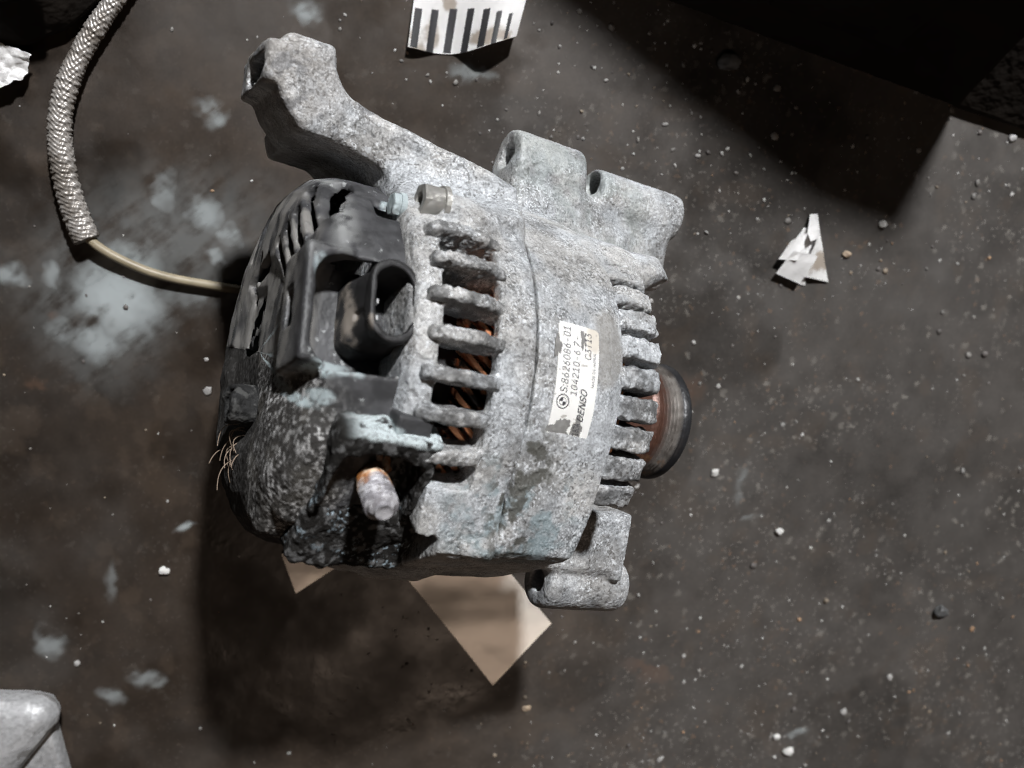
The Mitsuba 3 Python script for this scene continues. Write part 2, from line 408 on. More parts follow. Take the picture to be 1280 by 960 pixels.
ALT = 'alternator'
labels[ALT] = {'label': 'dirty corroded car alternator lying tilted on the dark floor', 'category': 'alternator'}
counts = {}


def add(key, mesh, m, smooth=True, label=None, kind=None, **kw):
    counts[key] = counts.get(key, -1) + 1
    k = key if counts[key] == 0 else f'{key}_{counts[key]:03d}'
    scene[k] = mikit.ply(mesh, m, smooth=smooth, **kw)
    if label or kind:
        labels[k] = {}
        if label: labels[k]['label'] = label
        if kind: labels[k]['kind'] = kind
    return k


def part(name, mesh, m, smooth=True, **kw): return add(f'{ALT}__{name}', mesh, m, smooth, **kw)


def split(mesh, sel):
    c = mesh.triangles_center
    k = sel((c - [0, 0, H0]) @ M)
    out = []
    for f in (mesh.faces[k], mesh.faces[~k]):
        u, inv = np.unique(f, return_inverse=True)
        out.append(tm(mesh.vertices[u], inv.reshape(-1, 3)))
    return out


SLOT = [36.2 - 9.67 * k for k in range(7)]
FIN = [41.0 - 9.67 * k for k in range(7)]
FFIN = [46.6 - 8.84 * k for k in range(9)]
PS = -27.5                                     # the terminal's direction round the shaft

# ---- rear housing with its mounting arm
g = G((-.072, -.073, -.002), (.074, .1020, .0870), .0008)
F = g.rev([(.0625, .0006), (.0680, .0006), (.0684, .003), (.0678, .010), (.0672, .034), (.0655, .0390), (.062, .0405), (.020, .0405), (.020, .0365), (.0585, .0365), (.0615, .0335), (.0625, .030)])
xs = g.x - .45 * np.clip(.050 - g.w, 0, .05)
OUT = [(.0823, .0822), (.0942, .0830), (.0948, .0789), (.0973, .0776), (.0980, .0758), (.0977, .0634), (.0907, .0616)]
arm = g.ext(g.y, g.w, OUT + [(.0851, .0552), (.0799, .0396), (.0754, .0246), (.0715, .0110), (.0670, .0012), (.045, .0012), (.045, .020), (.0560, .0310), (.0635, .0369), (.0678, .0506), (.0702, .0617), (.0705, .0690), (.0769, .0752), (.0816, .0778)], xs, -.020, .0180, .0016)
boss = g.ext(g.y, g.w, OUT + [(.0820, .0580), (.0702, .0600), (.0705, .0690), (.0769, .0752), (.0816, .0778)], g.x, -.0100, .0178, .0014)
arm = smin(arm, boss, .003)
rib = g.ext(g.y, g.w, [(.050, .0012), (.050, .033), (.0620, .040), (.0690, .052), (.0695, .0660), (.0770, .0690), (.0850, .0600), (.0780, .0340), (.070, .0012)], g.x, -.040, .004, .003)
arm = gaussian_filter(smin(arm, rib, .0025), .6)
F = smin(F, arm, .009)
# flange bulge where the arm meets the joint, bolt boss, lower foot
a, b = g.abw(62); F = smin(F, g.box((a, b, g.w), (.066, 0, .005), (.0055, .016, .0045), .003), .004)
a, b = g.abw(52); F = smin(F, g.cyl(a, b, g.w, (.0655, 0), .0072, .010, .0300, .001), .003)
a, b = g.abw(-64); F = smin(F, g.box((a, b, g.w), (.064, 0, .012), (.0045, .018, .0115), .003), .004)
pad = g.ext(g.x, g.y, [(.0668, -.0095), (.0612, -.0490), (.0585, -.0510), (.0150, -.0665), (.010, -.050), (.055, -.010)], g.w, -.0003, .0330, .0012)
F = smin(F, pad, .002)
for d in SLOT:
    a, b = g.abw(d); F = smax(F, -g.box((a, b, g.w), (.066, 0, .0223), (.012, .0039, .0094), .0022), .0006)
F = smax(F, -smax(np.hypot(np.maximum(np.abs(g.x - .0040) - .0070, 0), g.y - .0874 + .02 * g.x) - .0040, .066 - g.w, .0005), .0008)
a, b = g.abw(PS); F = smax(F, -g.box((a, b, g.w), (.068, -.0005, .0415), (.012, .0145, .0145), .001), .001)
a, b = g.abw(PS); F = smax(F, -g.box((a, b, g.w), (.069, -.0260, .0400), (.0140, .0150, .0205), .002), .001)
g.rough(F, .00035, 110, 3); g.rough(F, .00022, 520, 4)
g.rough(F, .0030, 85, 8, mask=lambda p: np.clip(1 - np.abs(np.degrees(np.arctan2(p[:, 1], p[:, 0])) + 36) / 18, 0, 1) * np.clip(1 - np.abs(p[:, 2] - .006) / .016, 0, 1))
arm_m, rear_m = split(g.mesh(F), lambda c: ((np.hypot(c[:, 0], c[:, 1]) > .0700) & (c[:, 1] > .045)) | ((c[:, 1] > .05) & (c[:, 2] > .0415)))
part('rear_housing', rear_m, 'cast_aluminium')
part('mounting_arm', arm_m, 'cast_aluminium', label='long cast arm with an open bolt hole at its end')


def fin(name, deg, a0, a1, half, w0, w1, seed, cut=None, m='mottled_aluminium'):
    c = np.array([math.cos(math.radians(deg)), math.sin(math.radians(deg))])
    q = G((-.006, -.006, w0 - .003), (.006, .006, w1 + .003), .0005)
    A, B, w = q.x * 1.0, q.y, q.w
    L = (a1 - a0) / 2
    q = G((a0 - .003, -.0055, w0 - .003), (a1 + .003, .0055, w1 + .003), .00055)
    A, B, w = q.x, q.y, q.w
    mid, hw = (w0 + w1) / 2, (w1 - w0) / 2
    F = q.box((A, B, w), ((a0 + a1) / 2, 0, mid), (L, half, hw), min(half * .85, .0010))
    tt = (w - mid) / hw
    F = smax(F, A - (a1 - (.0042 if hw > .0095 else .0020) * np.clip(-tt, 0, 2) ** 2 - .0034 * np.clip(tt, 0, 2) ** 5), .002)
    q.rough(F, .0007, 260, seed); q.rough(F, .0006, 800, seed + 1)
    me = nets(F, q.lo, q.h); v = me.vertices
    me.vertices = W(np.c_[v[:, 0] * c[0] - v[:, 1] * c[1], v[:, 0] * c[1] + v[:, 1] * c[0], v[:, 2]])
    part(name, me, m)


for i, d in enumerate(FIN):
    fin('rear_housing__fin', d, .0590, .0718 + .0004 * math.sin(i * 2.1), .00215, .0105, .0362 + .0006 * math.sin(i * 3.7), 10 + i)

# ---- front housing with three mounting ears
g = G((-.070, -.084, -.096), (.071, .1005, .001), .0008)
F = g.rev([(.0600, -.0006), (.0672, -.0006), (.0674, -.004), (.0671, -.028), (.0655, -.0335), (.0625, -.0352), (.0600, -.034)])
hub = g.rev([(0, -.0615), (.017, -.0615), (.019, -.056), (.030, -.052), (.036, -.0475), (.036, -.040), (0, -.040)])
ring = g.rev([(.030, -.0475), (.062, -.0475), (.0655, -.044), (.0655, -.034), (.061, -.034), (.058, -.041), (.030, -.041)])
ph = np.degrees(np.arctan2(g.y, g.x))
a, b = g.abw(2); gap = np.maximum(.036 - g.r, g.r * (np.radians(73) - np.abs(np.radians(ph + 22))) * -1)
F = np.minimum(np.minimum(F, hub), smax(ring, -gap, .001))
e1 = smin(g.cyl(g.x, g.y, g.w, (-.001, .0872), .0108, -.0415, -.0120), g.box((g.x, g.y, g.w), (.000, .070, -.026), (.0105, .016, .014), .004), .006)
e2 = smin(g.cyl(g.x, g.y, g.w, (-.001, .0838), .0098, -.0915, -.0505), g.box((g.x, g.y, g.w), (-.004, .067, -.062), (.0110, .015, .026), .004), .005)
web = g.ext(g.y, g.w, [(.055, -.010), (.074, -.014), (.0765, -.045), (.070, -.065), (.050, -.068), (.045, -.03)], g.x, -.02, .012, .004)
shoulder = g.ext(g.y, g.w, [(.046, -.030), (.058, -.030), (.060, -.062), (.052, -.070), (.040, -.052)], g.x, .010, .040, .006)
F = smin(F, shoulder, .006)
F = smin(F, smin(smin(e1, e2, .006), web, .006), .005)
lo = smin(g.cyl(g.x, g.y, g.w, (.0195, -.0647), .0101, -.0800, -.0436, .0016), g.box((g.x, g.y, g.w), (.0150, -.0475, -.0515), (.0165, .0112, .0205), .003), .004)
lo = smin(lo, g.box((g.x, g.y, g.w), (.0160, -.0480, -.0705), (.0165, .0125, .0020), .001), .003)
fpad = g.ext(g.x, g.y, [(.0668, -.0095), (.0610, -.0475), (.0580, -.0500), (.0150, -.0660), (.010, -.050), (.050, -.010)], g.w, -.0335, -.0005, .0012)
fpad = smax(fpad, (-.0335 + .22 * np.maximum(0, -.031 - g.y)) - g.w, .003)
F = smin(F, fpad, .002)
F = smin(F, lo, .005)
F = smax(F, -g.cyl(g.x, g.y, g.w, (-.0005, .0874), .0046, -.06, .0, .0004), .0008)
F = smax(F, -g.cyl(g.x, g.y, g.w, (.000, .0836), .0036, -.10, -.04, .0004), .0008)
F = smax(F, -g.cyl(g.x, g.y, g.w, (.0195, -.0643), .0045, -.10, -.04, .0004), .0008)
a, b = g.abw(45); F = smax(F, -(np.sqrt((a - .0645) ** 2 + (b + .001) ** 2 + (g.w + .049) ** 2) - .0055), .002)
g.rough(F, .00030, 110, 5); g.rough(F, .00018, 520, 6)
g.rough(F, .0022, 85, 9, mask=lambda p: np.clip(1 - np.abs(np.degrees(np.arctan2(p[:, 1], p[:, 0])) + 34) / 18, 0, 1) * np.clip(1 - np.abs(p[:, 2] + .006) / .014, 0, 1))
whole = g.mesh(F)
ears, rest = split(whole, lambda c: np.abs(c[:, 1]) > .0635 + .05 * np.clip(np.abs(c[:, 0]) - .022, 0, 1))
low_m, up_m = split(ears, lambda c: c[:, 1] < 0)
up1, up2 = split(up_m, lambda c: c[:, 2] > -.046)
part('front_housing', rest, 'cast_aluminium')
part('mounting_ear', up1, 'cast_aluminium', label='upper ear nearest the housing joint, with a large bolt hole')
part('mounting_ear', up2, 'cast_aluminium', label='longer upper ear at the pulley end, with a small hole')
part('mounting_ear', low_m, 'cast_aluminium', label='lower ear with a threaded hole')
for i, d in enumerate(FFIN):
    fin('front_housing__fin', d, .032, .0668, .0037, -.0502, -.0322, 30 + i, m='cast_aluminium' if d > 15 else 'mottled_aluminium')  # lower fins take the darker mottled metal

# ---- stator core, copper winding, fan inside


def rev_mesh(poly, n=96, close=True):
    poly = np.asarray(poly, float); k = len(poly); t = np.arange(n) * 2 * np.pi / n
    v = np.stack([poly[None, :, 0] * np.cos(t)[:, None], poly[None, :, 0] * np.sin(t)[:, None], np.repeat(poly[None, :, 1], n, 0)], -1).reshape(-1, 3)
    f = []
    for j in range(k if close else k - 1):
        j2 = (j + 1) % k
        for i in range(n):
            i2 = (i + 1) % n
            f += [[i * k + j, i2 * k + j, i2 * k + j2], [i * k + j, i2 * k + j2, i * k + j2]]
    m = tm(W(v), f); m.fix_normals(); return m


part('stator_core', rev_mesh([(.050, -.027), (.0590, -.027), (.0590, .0075), (.050, .0075)]), 'black_iron', False)
part('fan', rev_mesh([(0, -.039), (.045, -.039), (.045, .034), (0, .034)]), 'black_iron', False)
bars = []
for layer, (rr, sl, pitch) in enumerate(((.0598, 12.5, 4.3), (.0566, 11.0, 4.3))):
    for dg in np.arange(-66, 60, pitch):
        dg = dg + layer * 2.1 + rng.uniform(-.35, .35)
        for (wa, wb, s2) in ((.0055, .0215, 1), (-.026, -.038, -1)):
            pts = []
            for ww, dd in ((wa, dg), (wb, dg + sl)):
                for da in (-.0009, .0009):
                    for db in (-.0010, .0010):
                        t = math.radians(dd); c, s = math.cos(t), math.sin(t)
                        pts.append([(rr + da) * c - db * s, (rr + da) * s + db * c, ww])
            bars.append(trimesh.convex.convex_hull(np.array(pts)))
wm = trimesh.util.concatenate(bars); wm.vertices = W(wm.vertices)
part('copper_winding', wm, 'burnt_copper', False, label='burnt copper wire bars seen through the cooling slots', kind='stuff')

# ---- rear cover (black plastic, lower part melted)
g = G((-.066, -.066, .027), (.070, .066, .0735), .0007)
prof = [(.0, .0385), (.0612, .0385), (.0613, .0470), (.0607, .0540), (.0585, .0597), (.0535, .0640), (.0460, .0665), (.032, .0672), (.028, .0655), (0, .0655)]
F = g.rev(prof)
core = g.rev([(.0, .030), (.0588, .030), (.0590, .047), (.0584, .0530), (.0562, .0580), (.0515, .0615), (.044, .0638), (0, .0640)])
a, b = g.abw(16.5)
blk = g.box((a, b, g.w), (.0490, 0, .0630), (.0105, .0176, .0072), .0015)
F = smin(F, blk, .002)
ph = np.degrees(np.arctan2(g.y, g.x))
melt = np.clip((-3 - ph) / 10, 0, 1) * np.clip((ph + 100) / 25, 0, 1)
a, b = g.abw(-30); crust = smin(g.box((a, b, g.w), (.0530, -.004, .0540), (.0085, .0165, .0090), .004), g.box((a, b, g.w), (.046, -.012, .0610), (.010, .018, .005), .003), .004)
F = smin(F, crust, .010)
a, b = g.abw(-12.5); F = np.minimum(F, g.box((a, b, g.w), (.0640, 0, .0355), (.0050, .0046, .0055), .0006))
F = smax(F, -smax(core, -smin(blk + .0022, crust + .003, .003), .001), .001)
a, b = g.abw(15.0)
F = smax(F, -g.box((a, b, g.w), (.0640, 0, .0515), (.0205, .0164, .0152), .0075), .001)
plate = g.box((a, b, g.w), (.0425, 0, .0520), (.0012, .0175, .0165), .0005)
F = np.minimum(F, plate)
for po, pi_ in (((.0205, .0575), (.0370, .0430)), ((.0148, .0532), (.0352, .0373)), ((.0146, .0463), (.0318, .0309)), ((.0103, .0410), (.0290, .0257)), ((.0045, .0367), (.0225, .0236)),
               ((-.0026, .0318), (-.0175, .0238)), ((-.0124, .0328), (-.0231, .0209)), ((-.0142, .0480), (-.0200, .0365)), ((-.0240, .0420), (-.0290, .0300))):
    po, pi_ = np.array(po), np.array(pi_)
    cc, uu = (po + pi_) / 2, (po - pi_) / np.linalg.norm(po - pi_)
    a, b = (g.x - cc[0]) * uu[0] + (g.y - cc[1]) * uu[1], -(g.x - cc[0]) * uu[1] + (g.y - cc[1]) * uu[0]
    F = smax(F, -g.box((a, b, g.w), (0, 0, .0640), (np.linalg.norm(po - pi_) / 2, .0020, .0120), .0012), .0006)
a, b = g.abw(100); F = smax(F, -g.box((g.x, g.y, g.w), (-.012, .010, .0690), (.010, .012, .0045), .003), .001)
a, b = g.abw(54); F = smax(F, -g.cyl(a, b, g.w, (.0655, 0), .0066, .02, .0475, .0004), .001)
a, b = g.abw(16.5); F = smax(F, -g.box((a, b, g.w), (.046, .001, .0712), (.0035, .006, .006), .001), .0008)
mm = lambda p: np.clip((-7 - np.degrees(np.arctan2(p[:, 1], p[:, 0]))) / 12, 0, 1)
g.rough(F, .0010, 60, 21, near=.006, mask=mm); g.rough(F, .0003, 330, 22, mask=mm)
g.rough(F, .0003, 120, 25, near=.006, mask=lambda p: np.clip((p[:, 2] - .058) / .006, 0, 1))
g.rough(F, .00025, 300, 23)
part('rear_cover', g.mesh(F), 'old_black_plastic', label='black plastic end cover, its lower part melted and ashy')


def obj_local(fn, lo, hi, h):
    q = G(lo, hi, h); return q, fn(q)


# stub at the back of the cover
q = G((-.010, -.032, .058), (.022, -.004, .080), .0007)
F = smax(q.cyl(q.x, q.y, q.w, (.004, -.0180), .0066, .058, .0735, .001), -q.cyl(q.x, q.y, q.w, (.004, -.0180), .0042, .066, .09, .0004), .001)
q.rough(F, .0013, 190, 2, near=.006)
scene['soot_black'] = PB(lambda p, n, uv: mix((.006, .006, .006), (.05, .05, .048), smoothstep(.5, .75, fbm(p.x * 500, p.y * 500, p.z * 500))), .8, lambda p, n, uv: .0012 * fbm(p.x * 500, p.y * 500, p.z * 500))
part('cable_stub', q.mesh(F), 'soot_black', label='burnt black stub sticking out of the back of the cover')

# ---- plug socket
DC = 19.0
cA, sA = math.cos(math.radians(DC)), math.sin(math.radians(DC))


def rot(deg, v):
    c, s = math.cos(math.radians(deg)), math.sin(math.radians(deg))
    return W(np.c_[v[:, 0] * c - v[:, 1] * s, v[:, 0] * s + v[:, 1] * c, v[:, 2]])


q = G((.036, -.016, .034), (.068, .016, .060), .0005)
A, B, w = q.x, q.y, q.w
st = lambda L, R_: np.hypot(np.maximum(np.abs(B) - L, 0), w - .0453) - R_
lip = A - .0640
F = smax(st(.0052, .0068) - .0026 * np.clip((.0600 - A) / .016, 0, 1) * np.clip((w - .0453) / .006, 0, 1), np.maximum(.040 - A, lip), .0012)
F = smin(F, q.box((A, B, w), (.045, -.001, .0462), (.006, .0095, .0082), .0015), .003)
F = smin(F, smax(st(.0054, .0073), np.abs(A - .0622) - .0018, .0008), .001)
F = smax(F, -smax(st(.0046, .0056), .0430 - A, .0005), .0008)
F = smax(F, -q.box((A, B, w), (.056, -.003, .0540), (.003, .0012, .002), .0003), .0004)
q.rough(F, .0003, 300, 2)
me = nets(F, q.lo, q.h); me.vertices = rot(DC, me.vertices)
SOC = part('plug_socket', me, 'connector_plastic', label='oval black plug socket standing out of the cover')
for bb in (-.0052, -.001, .0042):
    pin = trimesh.creation.box((.008, .0014, .0007)); pin.apply_translation([.0475, bb, .0455])
    v = rot(DC, pin.vertices); pin = tm(v, pin.faces)
    add(SOC + '__pin', pin, 'bright_pin', False)

# ---- terminal shroud and stud
q = G((.046, -.022, .019), (.0745, .021, .061), .0006)
A, B, w = q.x, q.y, q.w
F = q.box((A, B, w), (.0600, .0005, .0412), (.0095, .0165, .0153), .002)
F = smax(F, -q.box((A, B, w), (.0700, -.0067, .0417), (.0125, .0165, .0128), .003), .001)
F = smax(F, A - (.0705 - 16 * np.clip(-.002 - B, 0, 1) ** 2 * 2.2), .002)
q.rough(F, .0016, 95, 31, near=.006); q.rough(F, .0005, 420, 32)
me = nets(F, q.lo, q.h); me.vertices = rot(PS, me.vertices)
q2 = G((.040, -.046, .014), (.078, -.006, .066), .0007)
F2 = q2.box((q2.x, q2.y, q2.w), (.0550, -.0235, .0385), (.0090, .0115, .0185), .003)
q2.rough(F2, .0018, 110, 41, near=.007); q2.rough(F2, .0008, 520, 42)
sk = nets(F2, q2.lo, q2.h); sk.vertices = rot(PS, sk.vertices)
part('burnt_skirt', sk, 'burnt_plastic', label='black burnt lump below the stud')
part('terminal_shroud', me, 'burnt_plastic', label='burnt box round the stud, powdered pale blue along its top edge')
t = np.linspace(0, 1, 150); n = 40; th = np.arange(n) * 2 * np.pi / n
L0, L1 = .0555, .0803
al = L0 + (L1 - L0) * t
ang = th[None, :]
wave = .5 + .5 * np.cos(2 * np.pi * (al[:, None] - L0) / .00175 - ang)
rad = .0041 + .00085 * wave ** 1.3 * np.clip((L1 - .001 - al) / .002, 0, 1)[:, None] * np.clip((al - .064) / .004, .25, 1)[:, None]
rad = rad * np.clip((L1 + .0012 - al) / .0035, .62, 1)[:, None] + .00035 * (meshkit.fbm(np.stack([al[:, None] * 500 + 0 * ang, np.cos(ang) * 3 + 0 * al[:, None], np.sin(ang) * 3 + 0 * al[:, None]], -1)) - .5)
v = np.stack([al[:, None] + 0 * ang, rad * np.cos(ang), .0418 + rad * np.sin(ang)], -1).reshape(-1, 3)
f = [[i * n + j, (i + 1) * n + j, (i + 1) * n + (j + 1) % n] for i in range(149) for j in range(n)] + [[i * n + j, (i + 1) * n + (j + 1) % n, i * n + (j + 1) % n] for i in range(149) for j in range(n)]
tip = len(v); v = np.vstack([v, [[L1 - .0006, 0, .0418]]])
f += [[149 * n + j, tip, 149 * n + (j + 1) % n] for j in range(n)]
STUD = part('terminal_stud', tm(rot(PS, v), np.array(f)[:, ::-1]), 'corroded_steel', 40, label='threaded stud, rusty at its base and chalky at its tip')
q = G((.052, -.012, .030), (.066, .012, .0545), .0006)
F = smax(np.hypot(q.y - .0008, q.w - .0425) - .0082, np.maximum(.054 - q.x, q.x - .0615), .003); q.rough(F, .0016, 220, 4)
me = nets(F, q.lo, q.h); me.vertices = rot(PS, me.vertices)
add(STUD + '__rust_collar', me, 'rust')

# ---- bolts beside the arm
def hexbolt(r, h, flange, hole):
    b = m3.Manifold.cylinder(h, r * 1.155, r * .98 * 1.155, 6).translate((0, 0, .0012)) + m3.Manifold.cylinder(.0016, flange, flange * .93, 40)
    b = b ^ m3.Manifold.cylinder(h + .002, r * 1.30, r * 1.06, 40)
    if hole: b = b - m3.Manifold.cylinder(h, hole, hole, 24).translate((0, 0, h * .45))
    mm_ = b.to_mesh(); return tm(mm_.vert_properties[:, :3], mm_.tri_verts)


b = hexbolt(.0048, .0070, .0066, .0026); b.apply_translation([.0420, .0540, .0280]); b.vertices = W(b.vertices)
part('flange_bolt', b, 'dull_zinc', 30, label='flanged hexagon bolt beside the foot of the arm')
b = hexbolt(.0032, .0026, .0050, 0); b.apply_translation([.0370, .0515, .0392]); b.vertices = W(b.vertices)
scene['powdery_zinc'] = PB((.34, .39, .40), .7, lambda p, n, uv: .0008 * fbm(p.x * 500, p.y * 500, p.z * 500))
part('flange_bolt', b, 'powdery_zinc', 30, label='bolt head crusted pale blue in the notch of the cover')

# ---- pulley and shaft
pp = [(.006, -.0600), (.0120, -.0610), (.0200, -.0640), (.0224, -.0660), (.0228, -.0700), (.0220, -.0715), (.0218, -.0820), (.0226, -.0832), (.0229, -.0845)]
for k in range(6):
    w0 = -.0850 - .0018 * k
    pp += [(.0226, w0), (.0215, w0 - .0008), (.0215, w0 - .0011), (.0226, w0 - .0017)]
pp += [(.0234, -.0962), (.0241, -.0975), (.0242, -.0993), (.0234, -.1004), (.0190, -.1004), (.0175, -.0985), (.0090, -.0985), (.0085, -.1015), (.006, -.1015)]
part('pulley', rev_mesh(pp, 128), 'pulley_steel', 30, label='small ribbed belt pulley with a rusty inner face')

# ---- sticker with its print: u along the rim (mm from the lower edge), v along the shaft (mm from the right edge)
RL = .06745
WR = -.0226


def wrap(uvz):
    u, v, z = np.asarray(uvz, float).T
    p = (-10.7 + np.degrees(u / RL)) * np.pi / 180
    return W(np.stack([(RL + z) * np.cos(p), (RL + z) * np.sin(p), WR + v + (.0006 * (u / .0385) - .0003) * 0], -1))


def flat(poly, z0, z1, step=.0012):
    out = []
    x0, y0, x1, y1 = poly.bounds
    for c in np.arange(x0 - 1e-6, x1, step):
        s = poly.intersection(sbox(c, y0 - 1, c + step, y1 + 1))
        for q in getattr(s, 'geoms', [s]):
            if q.geom_type == 'Polygon' and q.area > 1e-10:
                e = trimesh.creation.extrude_polygon(q, z1 - z0, engine='earcut'); e.apply_translation([0, 0, z0]); out.append(e)
    m = trimesh.util.concatenate(out); return tm(wrap(m.vertices), m.faces)


def ragged(cx, cy, rx, ry, seed, n=40):
    r_ = np.random.default_rng(seed); a = np.arange(n) * 2 * np.pi / n
    k = 1 + .22 * np.sin(3 * a + r_.uniform(0, 6)) + .14 * np.sin(5 * a + r_.uniform(0, 6)) + r_.uniform(-.14, .14, n)
    return Polygon(np.c_[cx + rx * k * np.cos(a), cy + ry * k * np.sin(a)]).buffer(0)


mmu = .001
lab = Polygon(np.array([(.6, 2.8), (.0, 4.0), (.9, 14.5), (1.5, 15.2), (37.5, 15.2), (38.6, 14.3), (38.6, 9.0), (38.0, .9), (37.2, .1), (11, .0), (2.2, .6)]) * mmu)
spots = [ragged(.0052, .0108, .0034, .0036, 1), ragged(.0062, .0050, .0030, .0020, 2), ragged(.0305, .0152, .0030, .0012, 3), ragged(.0340, .0062, .0032, .0008, 4), ragged(.0015, .0022, .0016, .0016, 6)]
for s in spots: lab = lab.difference(s)
lab = lab.buffer(-.00005).buffer(.00005)
LAB = part('label', flat(lab, 0, .00022), 'label_paper', False, label='torn white part sticker wrapped on the front housing')
for s in spots[:4]: add(LAB + '__worn_spot', flat(s.buffer(.0002), -.0001, .00012, .0008), 'grime_spot', False)


def text(s, u0, u1, v0, h, slant=0.0, bold=False):
    m = meshkit.text_mesh(s, .003, .0002, bold)
    v = np.array(m.vertices); v[:, 0] -= v[:, 0].min(); base = 0.0
    v[:, 0] *= (u1 - u0) / v[:, 0].max(); v[:, 1] *= h / .003
    v[:, 0] += slant * v[:, 1]
    v[:, 2] = .00018 + np.where(v[:, 2] > 1e-4, .0001, 0)
    v[:, 0] += u0; v[:, 1] += v0
    add(LAB + '__lettering', tm(wrap(v), m.faces), 'printed_ink', False)


text('S:8626086-01', .0165, .0372, .0108, .0026, .12)
text('104210-6', .0160, .0300, .0072, .0024, .12)
text('7-', .0312, .0345, .0072, .0024, .12)
text('C3T13', .0278, .0362, .0030, .0024, .12)
text('DENSO', .0084, .0180, .0034, .0024, .35, True)
text('MADE IN JAPAN', .0195, .0300, .0012, .0010)
text('14V180A', .0012, .0078, .0040, .0022, .05)
ring_ = Point(.0138, .0118).buffer(.0023)
em = ring_.difference(Point(.0138, .0118).buffer(.00195))
inner = Point(.0138, .0118).buffer(.0013)
em = em.union(inner.difference(Point(.0138, .0118).buffer(.00112)))
em = em.union(inner.intersection(sbox(.0138, .0118, .02, .02))).union(inner.intersection(sbox(.01, .005, .0138, .0118)))
add(LAB + '__emblem', flat(em, .00018, .00028), 'printed_ink', False)

# ---- burnt fibres hanging off the melted end
def tube(pts, rad, sides=8, smooth_n=40):
    from scipy.interpolate import CubicSpline
    pts = np.asarray(pts, float); s = np.r_[0, np.cumsum(np.linalg.norm(np.diff(pts, axis=0), axis=1))]
    u = np.linspace(0, s[-1], smooth_n); c = CubicSpline(s, pts)(u)
    t = np.gradient(c, axis=0); t /= np.linalg.norm(t, axis=1, keepdims=True)
    nrm = np.cross(t, [0, 0, 1.0]); nrm /= np.linalg.norm(nrm, axis=1, keepdims=True) + 1e-9
    bi = np.cross(t, nrm); a = np.arange(sides) * 2 * np.pi / sides
    R_ = np.broadcast_to(rad, (smooth_n,))[:, None, None]
    v = c[:, None] + R_ * (np.cos(a)[None, :, None] * nrm[:, None] + np.sin(a)[None, :, None] * bi[:, None])
    f = []
    for i in range(smooth_n - 1):
        for j in range(sides):
            k = (j + 1) % sides
            f += [[i * sides + j, (i + 1) * sides + j, (i + 1) * sides + k], [i * sides + j, (i + 1) * sides + k, i * sides + k]]
    vv = v.reshape(-1, 3); n0 = len(vv)
    vv = np.vstack([vv, c[0], c[-1]])
    f += [[n0, j, (j + 1) % sides] for j in range(sides)] + [[n0 + 1, (smooth_n - 1) * sides + (j + 1) % sides, (smooth_n - 1) * sides + j] for j in range(sides)]
    m = tm(vv, f); m.fix_normals(); m.u, m.c, m.sides = u, c, sides
    return m


fib = []
for k in range(16):
    y0, x0 = rng.uniform(-.040, -.026), rng.uniform(-.012, .006)
    p0 = np.array([x0, y0, .062]); L_ = rng.uniform(.006, .012)
    p1 = p0 + [rng.uniform(-.004, .002), rng.uniform(-.004, .001), L_ * .7]; p2 = p1 + [rng.uniform(-.003, .003), rng.uniform(-.008, -.002), L_ * rng.uniform(-.3, .3)]
    fib.append(tube(W(np.array([p0, p1, p2])), .00018, 5, 12))
scene['fibre_brown'] = PB((.20, .15, .11), .7)
part('frayed_fibres', trimesh.util.concatenate(fib), 'fibre_brown', True, label='thin brown fibres hanging off the melted edge', kind='stuff')

# ------------------------------------------------------------------ the floor
N = 2
fl = tm([[-3, -3, 0], [3, -3, 0], [3, 3, 0], [-3, 3, 0]], [[0, 1, 2], [0, 2, 3]])
scene['floor'] = mikit.ply(fl, 'grimy_floor', uv=np.array([[0, 0], [6, 0], [6, 6], [0, 6]], float))
labels['floor'] = {'label': 'dark oily workshop floor', 'kind': 'structure'}

# grit: small chips lying all over
chips, cols = [], []
ico = trimesh.creation.icosphere(subdivisions=1)
for k in range(5200):
    x, y = rng.uniform(-.22, .36), rng.uniform(-.27, .18)
    dens = np.clip(.25 + (x + .06) * 3.2, .14, 1)
    dens = dens * np.clip(3.2 * meshkit.fbm(np.array([x * 24, y * 24, 3.0]), 3, 5) - .9, .12, 1.5)
    if rng.random() > dens: continue
    s = rng.lognormal(math.log(.00044), .55)
    s = min(s, .0017)
    v = ico.vertices * s * [rng.uniform(.7, 1.4), rng.uniform(.6, 1.2), rng.uniform(.35, .75)] * (1 + rng.uniform(-.2, .2, (len(ico.vertices), 1)))
    t = rng.uniform(0, 6.28); c, s_ = math.cos(t), math.sin(t)
    v = v @ np.array([[c, s_, 0], [-s_, c, 0], [0, 0, 1]]) + [x, y, s * .25]
    chips.append(tm(v, ico.faces))
    base = [(.30, .29, .28), (.17, .16, .15), (.09, .08, .075), (.24, .15, .09), (.46, .45, .44), (.18, .145, .11)][rng.choice(6, p=[.26, .27, .18, .05, .14, .10])]
    cols.append(np.tile(np.array(base) * rng.uniform(.7, 1.2), (len(v), 1)))
scene['grit_stone'] = {'type': 'principled', 'base_color': {'type': 'mesh_attribute', 'name': 'vertex_color'}, 'roughness': .6}
scene['grit'] = mikit.ply(trimesh.util.concatenate(chips), 'grit_stone', color=np.vstack(cols), smooth=True)
labels['grit'] = {'label': 'fine pale and brown grit strewn over the dark floor', 'category': 'grit', 'kind': 'stuff'}


def rock(size, seed, flatness=.6):
    m = trimesh.creation.icosphere(subdivisions=2)
    v = m.vertices * (1 + 1.5 * (meshkit.fbm(m.vertices * 1.3 + seed * 7, 3, seed)[:, None] - .5)) * size * [1, .85, flatness]
    return tm(v, m.faces)


